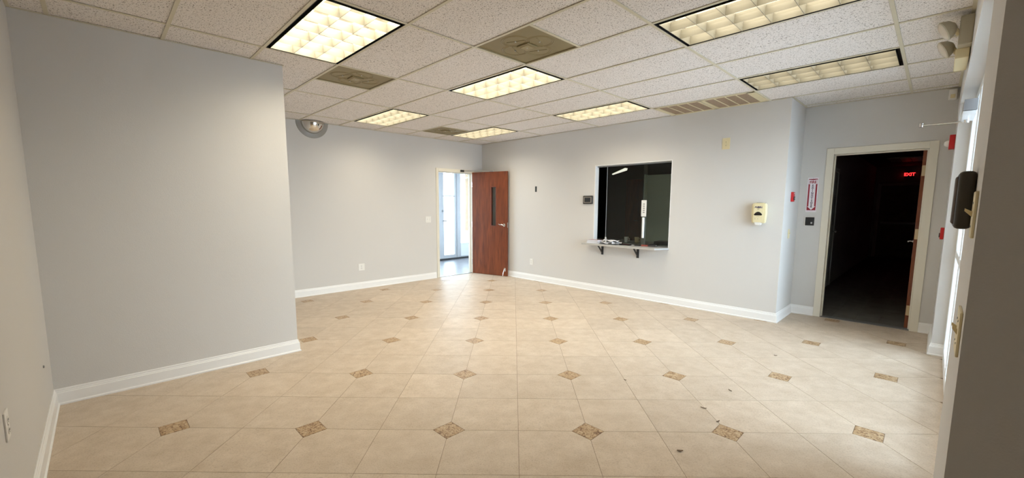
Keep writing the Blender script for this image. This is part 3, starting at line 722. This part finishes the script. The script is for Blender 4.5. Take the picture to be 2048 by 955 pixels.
# things on the shelf
SZ = .8305
def rot_box(name, cx, cy, z0, sx, sy, sz, a, m, label, cat, bev=.001, group=None):
    o = obj(name, box(NB(), -sx/2, sx/2, -sy/2, sy/2, 0, sz, bev), m); o.location = (cx, cy, z0); o.rotation_euler = (0, 0, R(a)); return tag(o, label, cat, group)
def booklet(cx, cy, z0, sx, sy, sz, a, cover, label):
    t = thing('booklet', label, 'booklet', (cx, cy, z0), R(a))
    obj('cover', box(NB(), -sx/2, sx/2, -sy/2, sy/2, sz-.0012, sz, .0003), cover, t)
    obj('pages', box(NB(), -sx/2+.002, sx/2-.002, -sy/2+.002, sy/2-.002, .0012, sz-.0012), paper_m, t)
    obj('back_cover', box(NB(), -sx/2, sx/2, -sy/2, sy/2, 0, .0012, .0003), cover, t)
booklet(-3.955, 5.885, SZ, .22, .15, .030, 4, paper2_m, 'lower booklet of the stack at the shelf left end')
booklet(-3.950, 5.880, SZ+.0305, .21, .145, .024, -3, pink_m, 'upper pinkish booklet of the stack at the shelf left end')
def sheet(cx, cy, z0, sx, sy, a, amp, seed, label, m=paper_m):
    rnd = random.Random(seed); bm = NB(); n = 7; V = {}
    ph = [rnd.uniform(0, 6) for _ in range(4)]
    for s in (0, 1):
        for i in range(n):
            for j in range(n):
                x, y = (i/(n-1)-.5)*sx, (j/(n-1)-.5)*sy
                z = amp*(.5+.5*math.sin(x*38+ph[0])*math.cos(y*31+ph[1]))+amp*.5*abs(math.sin(x*17+y*23+ph[2]))
                V[s, i, j] = bm.verts.new((x, y, z+s*.0015))
    for i in range(n-1):
        for j in range(n-1):
            bm.faces.new((V[1, i, j], V[1, i+1, j], V[1, i+1, j+1], V[1, i, j+1])); bm.faces.new((V[0, i, j], V[0, i, j+1], V[0, i+1, j+1], V[0, i+1, j]))
    for i in range(n-1):
        bm.faces.new((V[0, i, 0], V[0, i+1, 0], V[1, i+1, 0], V[1, i, 0])); bm.faces.new((V[0, i+1, n-1], V[0, i, n-1], V[1, i, n-1], V[1, i+1, n-1]))
        bm.faces.new((V[0, 0, i+1], V[0, 0, i], V[1, 0, i], V[1, 0, i+1])); bm.faces.new((V[0, n-1, i], V[0, n-1, i+1], V[1, n-1, i+1], V[1, n-1, i]))
    o = obj('paper_sheet', bm, m, None, True); o.location = (cx, cy, z0); o.rotation_euler = (0, 0, R(a)); return tag(o, label, 'paper')
sheet(-3.71, 5.875, SZ+.0005, .24, .16, 12, .026, 1, 'bottom sheet of the loose papers on the shelf')
sheet(-3.66, 5.885, SZ+.040, .25, .15, -8, .022, 2, 'crumpled white sheet on top of the loose papers')
sheet(-3.53, 5.87, SZ+.0005, .15, .12, 25, .034, 3, 'small folded white sheet right of the loose papers')
t = thing('pen_tray', 'black tray with pens on the middle of the shelf', 'pen tray', (-3.40, 5.91, SZ), R(-4))
bm = NB(); box(bm, -.09, .09, -.035, .035, 0, .003); box(bm, -.09, .09, -.035, -.032, .003, .018); box(bm, -.09, .09, .032, .035, .003, .018); box(bm, -.09, -.087, -.032, .032, .003, .018); box(bm, .087, .09, -.032, .032, .003, .018); obj('tray', bm, black_m, t)
for q, (c, yy) in enumerate(((blueink_m, -.018), (steel_m, 0.0), (red_m, .018))):
    o = obj('pen', cyl(NB(), (-.075, yy, .0085), (.07, yy, .0085), .005, .005, 10), c); o.location = (-3.40, 5.91, SZ); o.rotation_euler = (0, 0, R(-4))
    tag(o, ['blue pen in the shelf tray nearest the room', 'grey pen in the middle of the shelf tray', 'red pen in the shelf tray nearest the glass'][q], 'pen')
def stapler(cx, cy, z0, a, m, label):
    t = thing('stapler', label, 'stapler', (cx, cy, z0), R(a))
    obj('base', box(NB(), -.07, .07, -.016, .016, 0, .010, .003), m, t); bm = NB(); prism(bm, [(-.065, .016), (.05, .022), (.066, .034), (.045, .046), (-.06, .032)], 1, -.014, .014); obj('arm', bm, m, t)
    obj('hinge', cyl(NB(), (.055, -.016, .018), (.055, .016, .018), .010, .010, 10), steel_m, t)
stapler(-2.985, 5.985, SZ, 12, black_m, 'black stapler at the right part of the shelf')
rot_box('red_box', -3.10, 5.97, SZ, .10, .06, .022, 8, carton_m, 'small red box beside the black stapler', 'box', .002)
rot_box('black_box', -3.22, 5.965, SZ, .09, .05, .016, -6, black_m, 'flat black box left of the small red box', 'box', .003)
def mug(cx, cy, z0, m, label):
    t = thing('cup', label, 'cup', (cx, cy, z0)); obj('cup_body', lathe(NB(), [(0, 0), (.034, 0), (.038, .09), (.035, .09), (.031, .006), (0, .006)], 20), m, t, True)
    obj('handle', tube(NB(), [Vector((.037, 0, .07)), Vector((.06, 0, .065)), Vector((.06, 0, .03)), Vector((.036, 0, .02))], .005, 8), m, t, True)
mug(-3.75, 6.55, .8205, plastic_w, 'pale cup on the office counter nearer the left')
mug(-3.58, 6.60, .8205, plastic_i, 'cream cup on the office counter right of the pale cup')
rot_box('file_tray', -3.05, 6.62, .8205, .34, .26, .05, 3, black_m, 'black file tray on the office counter', 'tray', .004)

# ------------------------------------------------------------------ wall fittings
def plate(t, w, h, m, d=.006): return obj('plate', box(NB(), -w/2, w/2, -d, 0, -h/2, h/2, .0022, 2), m, t)
def outlet(loc, rz, label, m, w=.075, h=.118):
    t = thing('outlet', label, 'outlet', loc, rz); plate(t, w, h, m)
    for s in (-1, 1):
        o = obj('socket', lathe(NB(), [(0, -.0085), (.0155, -.0085), (.017, -.0055)], 18, (0, 0, s*.021), 'y'), m, t, True)
        bm = NB(); box(bm, -.007, -.0045, -.0092, -.008, s*.021-.003, s*.021+.006); box(bm, .0045, .007, -.0092, -.008, s*.021-.003, s*.021+.006); box(bm, -.0018, .0018, -.0092, -.008, s*.021-.010, s*.021-.006)
        obj('slot', bm, black_m, o)
    obj('screw', cyl(NB(), (0, -.0075, 0), (0, -.005, 0), .003, .003, 8), steel_m, t)
def switch(loc, rz, label, m, n=1, w=None, h=.118, out=.016):
    t = thing('light_switch', label, 'switch', loc, rz); w = w or (.075+.046*(n-1)); plate(t, w, h, m)
    for q in range(n):
        x = (q-(n-1)/2)*.046
        bm = NB(); prism(bm, [(-.006, -.006), (-.006, .008), (-out-.004, .016), (-out-.004, .009)], 0, x-.0045, x+.0045); obj('toggle', bm, m, t)
        for s in (-1, 1): obj('screw', cyl(NB(), (x, -.0072, s*.030), (x, -.005, s*.030), .003, .003, 8), steel_m, t)
DW, RW, LWL = R(90), R(-90), R(180)
switch((XF, 4.576, 1.170), DW, 'white double light switch left of the bright doorway', plastic_w, 2)
outlet((XF, 3.193, .377), DW, 'white outlet low on the far wall', plastic_w, .11)
outlet((-5.451, YW, .36), 0, 'small white outlet low on the wall near the brown door', plastic_w)
outlet((-2.010, YW, 2.262), 0, 'ivory outlet high on the wall right of the service opening', plastic_i, .095, .145)
switch((XA, 6.29, 1.10), DW, 'ivory switch plate on the alcove return wall', plastic_i, 1)
outlet((-2.52, YL, .575), LWL, 'outlet plate on the wall at the left photo edge', plastic_w)
tag(obj('wall_screw', lathe(NB(), [(0, .008), (.008, .006), (.009, .0)], 10, (-3.917, YL, .415), 'y'), steel_m), 'small screw head above the left corner baseboard', 'screw')
# open junction box
t = thing('junction_box', 'small black rectangular hole in the wall right of the brown door', 'junction box', (-5.353, YW, 1.755), 0)
obj('rim', box(NB(), -.022, .022, -.002, 0, -.052, .052, .0005), black_m, t); obj('cavity', box(NB(), -.017, .017, -.004, -.002, -.047, .047, .0005), frameblack_m, t)
# thermostat
t = thing('thermostat', 'dark thermostat with grey screen left of the service opening', 'thermostat', (-4.156, YW, 1.545), 0)
obj('case', box(NB(), -.098, .098, -.026, 0, -.070, .070, .012, 3), mat('brown_black_plastic', (.035, .03, .028), .35, noise=(30, .1)), t)
obj('bezel', box(NB(), -.078, .078, -.029, -.024, -.050, .050, .004, 2), mat('taupe_bezel', (.25, .22, .19), .4, noise=(30, .05)), t)
obj('screen', box(NB(), -.060, .060, -.031, -.028, -.038, .038, .002), black_m, t)

# soap dispenser
t = thing('soap_dispenser', 'cream sanitizer dispenser on the wall beside the alcove corner', 'dispenser', (-1.555, YW, 1.355), 0)
bm = NB(); prism(bm, [(-.072, -.115), (.072, -.115), (.078, .0), (.075, .125), (.045, .135), (-.045, .135), (-.075, .125), (-.078, .0)], 1, -.085, 0)
bmesh.ops.bevel(bm, geom=[e for e in bm.edges], offset=.008, segments=2, affect='EDGES')
obj('body', bm, disp_m, t, True)
bm = NB(); prism(bm, [(-.058, -.11), (.058, -.11), (.060, .115), (-.060, .115)], 1, -.096, -.08); bmesh.ops.bevel(bm, geom=[e for e in bm.edges], offset=.006, segments=2, affect='EDGES')
obj('front_cover', bm, disp_m, t, True)
bm = NB(); prism(bm, [(-.047, -.010), (-.030, .012), (-.010, .024), (.010, .024), (.030, .012), (.047, -.010), (.038, -.020), (-.038, -.020)], 1, -.0985, -.095); obj('sight_window', bm, black_m, t)
text('brand_lettering', 'PURELL', .026, blueink_m, t, (0, -.0965, .080), shear=.35, bold=.0012)
text('small_lettering', 'TFX', .011, blueink_m, t, (0, -.0965, .058))
text('small_lettering', 'touch free', .009, steel_m, t, (0, -.0965, -.034))
bm = NB(); prism(bm, [(-.03, -.140), (.03, -.140), (.042, -.10), (-.042, -.10)], 1, -.092, -.03); bmesh.ops.bevel(bm, geom=[e for e in bm.edges], offset=.006, segments=2, affect='EDGES'); obj('nozzle_shroud', bm, plastic_w, t, True)
bm = NB(); box(bm, -.030, .030, -.080, -.02, .134, .138, .001); obj('top_slot', bm, mat('grey_plastic', (.25, .24, .22), .5, noise=(20, .05)), t)
for sx in (-.03, .0): obj('indicator', cyl(NB(), (sx, -.098, -.062), (sx, -.095, -.062), .004, .004, 8), steel_m, t)

# fire extinguisher sign
t = thing('fire_extinguisher_sign', 'white and dark red fire extinguisher sign with down arrow', 'sign', (-1.162, YA, 1.598), 0)
obj('sign_plate', box(NB(), -.060, .060, -.004, 0, -.225, .225, .0015), sign_m, t)
obj('red_field', box(NB(), -.048, .048, -.0052, -.004, -.200, .207), darkred_m, t)
bm = NB(); prism(bm, [(-.046, .140), (.046, .140), (.046, .198), (.0, .190), (-.046, .198)], 1, -.0062, -.0052); obj('word_panel', bm, sign_m, t)
bm = NB(); prism(bm, [(-.031, -.150), (-.044, -.150), (0, -.196), (.044, -.150), (.031, -.150), (.031, .140), (-.031, .140)], 1, -.0064, -.0052); obj('arrow_panel', bm, sign_m, t)
text('lettering', 'FIRE', .046, darkred_m, t, (0, -.0068, .163), bold=.0016, sx=.88)
for q, c in enumerate('EXTINGUISHER'): text('letter', c, .030, ink_m, t, (0, -.0068, .122-q*.0252), bold=.0012, sx=1.05)
obj('screw', cyl(NB(), (0, -.006, .215), (0, -.003, .215), .003, .003, 8), steel_m, t)
# keypad
t = thing('card_reader', 'black square access reader under the fire sign', 'access reader', (-1.162, YA, 1.252), 0)
obj('back_plate', box(NB(), -.062, .045, -.012, 0, -.060, .060, .003), plastic_w, t)
obj('face', box(NB(), -.048, .048, -.024, -.010, -.054, .054, .004), black_m, t)
obj('key_switch', box(NB(), .012, .030, -.028, -.023, -.030, -.008, .002), alu_m, t)
# fire alarm on the alcove return wall
def pull_station(loc, rz, label):
    t = thing('fire_alarm_pull', label, 'fire alarm', loc, rz)
    obj('body', box(NB(), -.042, .042, -.028, 0, -.060, .060, .006, 2), red_m, t)
    obj('pull_lever', box(NB(), -.028, .028, -.036, -.027, -.040, .004, .003), mat('dark_lever', (.03, .02, .02), .4, noise=(20, .1)), t)
    text('lettering', 'FIRE', .018, plastic_w, t, (0, -.0286, .040))
    text('lettering', 'PULL', .012, plastic_w, t, (0, -.0366, -.018))
pull_station((XA, 6.30, 1.568), DW, 'red fire alarm box on the alcove return wall')
pull_station((XR, 6.16, 1.178), RW, 'red fire alarm box right of the dark doorway, half hidden')
t = thing('fire_strobe', 'red fire strobe with clear dome high by the storefront', 'fire alarm', (XR, 6.16, 2.09), RW)
obj('body', box(NB(), -.055, .055, -.042, 0, -.070, .070, .006, 2), red_m, t)
obj('strobe_lens', lathe(NB(), [(0, -.078), (.018, -.074), (.030, -.060), (.032, -.042)], 18, (0, 0, -.012), 'y'), mat('clear_lens_plastic', (.75, .75, .72), .1, noise=(20, .03)), t, True)
for q, c in enumerate('FIRE'): text('letter', c, .022, plastic_w, t, (.044, -.0426, .045-q*.026))
t = thing('motion_sensor', 'small white sensor box in the alcove ceiling corner', 'sensor', (.02, YA, 2.652), 0)
obj('case', box(NB(), -.035, .030, -.045, 0, -.055, .055, .008, 2), plastic_w, t); obj('lens', box(NB(), -.02, .016, -.049, -.044, -.04, .0, .003), plastic_i, t)

# emergency light
t = thing('emergency_light', 'beige emergency light with two lamp heads near the ceiling', 'emergency light', (XR, 4.38, 2.575), RW)
obj('body', box(NB(), -.24, .22, -.065, 0, -.060, .125, .008, 2), beige_m, t)
obj('lower_cover', box(NB(), -.27, .12, -.072, -.005, -.125, -.058, .006, 2), plastic_i, t)
obj('badge', box(NB(), -.10, .06, -.067, -.064, -.03, .05, .001), plastic_w, t)
for sx, hz in ((-.17, .03), (.20, .06)):
    hd = obj('lamp_head', lathe(NB(), [(0, .040), (.022, .037), (.048, .018), (.062, -.008), (.066, -.022), (.060, -.027), (0, -.033)], 22, (0, 0, 0), 'y'), beige_m, t, True)
    hd.location = (sx, -.118, hz); hd.rotation_euler = (R(28), 0, R(8))
    obj('lens', lathe(NB(), [(0, -.040), (.03, -.038), (.055, -.031), (.059, -.027)], 22, (0, 0, 0), 'y'), lens_m, hd, True)
    obj('swivel', tube(NB(), [Vector((sx, -.062, hz-.05)), Vector((sx, -.085, hz-.01))], .014, 8), plastic_i, t, True)

# dome mirror
t = thing('dome_mirror', 'half dome security mirror where the far wall meets the ceiling', 'mirror', (XF, 2.48, ZC-.004), DW)
bm = NB(); lathe(bm, [(.0, -.012), (.236, -.012), (.242, -.008), (.242, 0), (0, 0)], 36, (0, 0, 0), 'y', 180, 180)
obj('flange', bm, mat('smoky_flange', (.30, .29, .27), .25, noise=(10, .05)), t, True)
pr_ = [(.175*math.cos(a), -.012-.14*math.sin(a)) for a in [R(q*9) for q in range(11)]]
obj('mirror_bulge', lathe(NB(), pr_, 40, (0, 0, 0), 'y', 180, 180), mirror_m, t, True)
bm = NB(); box(bm, -.244, .244, -.02, 0, -.004, .003, .001); obj('top_edge', bm, steel_m, t)

# near wall end fittings (seen edge on)
switch((XR, 1.625, 1.12), RW, 'ivory double toggle switch low on the near wall end', plastic_i, 2, out=.012)
switch((XR, 1.60, 1.43), RW, 'ivory toggle switch beside the black wall box', plastic_i, 1)
t = thing('wall_phone_cradle', 'rounded black box on the near wall end above the switches', 'wall box', (XR, 1.765, 1.468), RW)
obj('shell', box(NB(), -.060, .060, -.036, 0, -.080, .080, .016, 4), umber_m, t, True)
obj('front_trim', box(NB(), -.048, .048, -.040, -.032, -.066, .066, .003), mat('brown_trim_plastic', (.09, .055, .035), .4, noise=(20, .1)), t)

# ------------------------------------------------------------------ scraps on the floor
def scrap(x, y, sx, sy, a, label):
    bm = NB(); V = []
    for s in (0, 1):
        for i in range(5):
            for j in range(3):
                t_ = i/4*2-1; ww_ = (1-t_*t_)*.8+.12
                V.append(bm.verts.new((t_*sx, (j-1)*sy*ww_, .0012+.004*abs(t_)**2+.003*abs(j-1)+s*.0012)))
    G = lambda s, i, j: V[s*15+i*3+j]
    for i in range(4):
        for j in range(2):
            bm.faces.new((G(1, i, j), G(1, i+1, j), G(1, i+1, j+1), G(1, i, j+1))); bm.faces.new((G(0, i, j), G(0, i, j+1), G(0, i+1, j+1), G(0, i+1, j)))
        bm.faces.new((G(0, i, 0), G(0, i+1, 0), G(1, i+1, 0), G(1, i, 0))); bm.faces.new((G(0, i+1, 2), G(0, i, 2), G(1, i, 2), G(1, i+1, 2)))
    o = obj('leaf_scrap', bm, debris_m); o.location = (x, y, 0.0); o.rotation_euler = (0, 0, R(a)); tag(o, label, 'leaf', 'dried leaf scraps on the tiles')
scrap(-.950, 2.362, .018, .010, 40, 'largest brown leaf scrap, nearest the camera on the tiles')
scrap(-1.059, 3.010, .020, .006, 15, 'thin dark leaf scrap lying across a grout line')
scrap(-.917, 2.885, .016, .006, 70, 'small leaf scrap just above a brown diamond inlay at right')
scrap(-.984, 4.613, .014, .007, 20, 'leaf scrap on the bright floor in front of the alcove')
scrap(-1.025, 3.457, .018, .007, -30, 'leaf scrap between the alcove and the camera, mid floor')
scrap(-1.706, 3.038, .011, .006, 10, 'tiny dark leaf scrap on a grout line left of the others')
# ------------------------------------------------------------------ outside
bm = NB(); box(bm, -60, 60, -60, 60, -.30, -.06); tag(obj('ground', bm, ground_m), 'pale concrete ground outside the glazing', 'ground', kind='structure')
def tree(x, y, h, r, seed, label):
    rnd = random.Random(seed); t = thing('tree', label, 'tree', (x, y, -.06))
    obj('trunk', tube(NB(), [Vector((0, 0, 0)), Vector((.05, .02, h*.35)), Vector((-.03, .05, h*.6))], .11, 10), bark_m, t, True)
    bm = NB()
    for q in range(420):
        d = Vector((rnd.gauss(0, 1), rnd.gauss(0, 1), rnd.gauss(0, 1))).normalized()*r*rnd.uniform(.5, 1); c = Vector((0, 0, h*.72))+Vector((d.x, d.y, d.z*.8)); s = rnd.uniform(.10, .2)
        a = rnd.uniform(0, 6.28); u = Vector((math.cos(a), math.sin(a), rnd.uniform(-.6, .6)))*s; v = Vector((-math.sin(a), math.cos(a), rnd.uniform(-.6, .6)))*s*.6
        f_ = [bm.verts.new(c-u), bm.verts.new(c-v), bm.verts.new(c+u), bm.verts.new(c+v)]; bm.faces.new(f_)
    o = obj('foliage', bm, leaf_m, t); o['kind'] = 'stuff'
tree(-19.5, 15.6, 6.2, 1.9, 3, 'pale green tree outside the foyer glass')
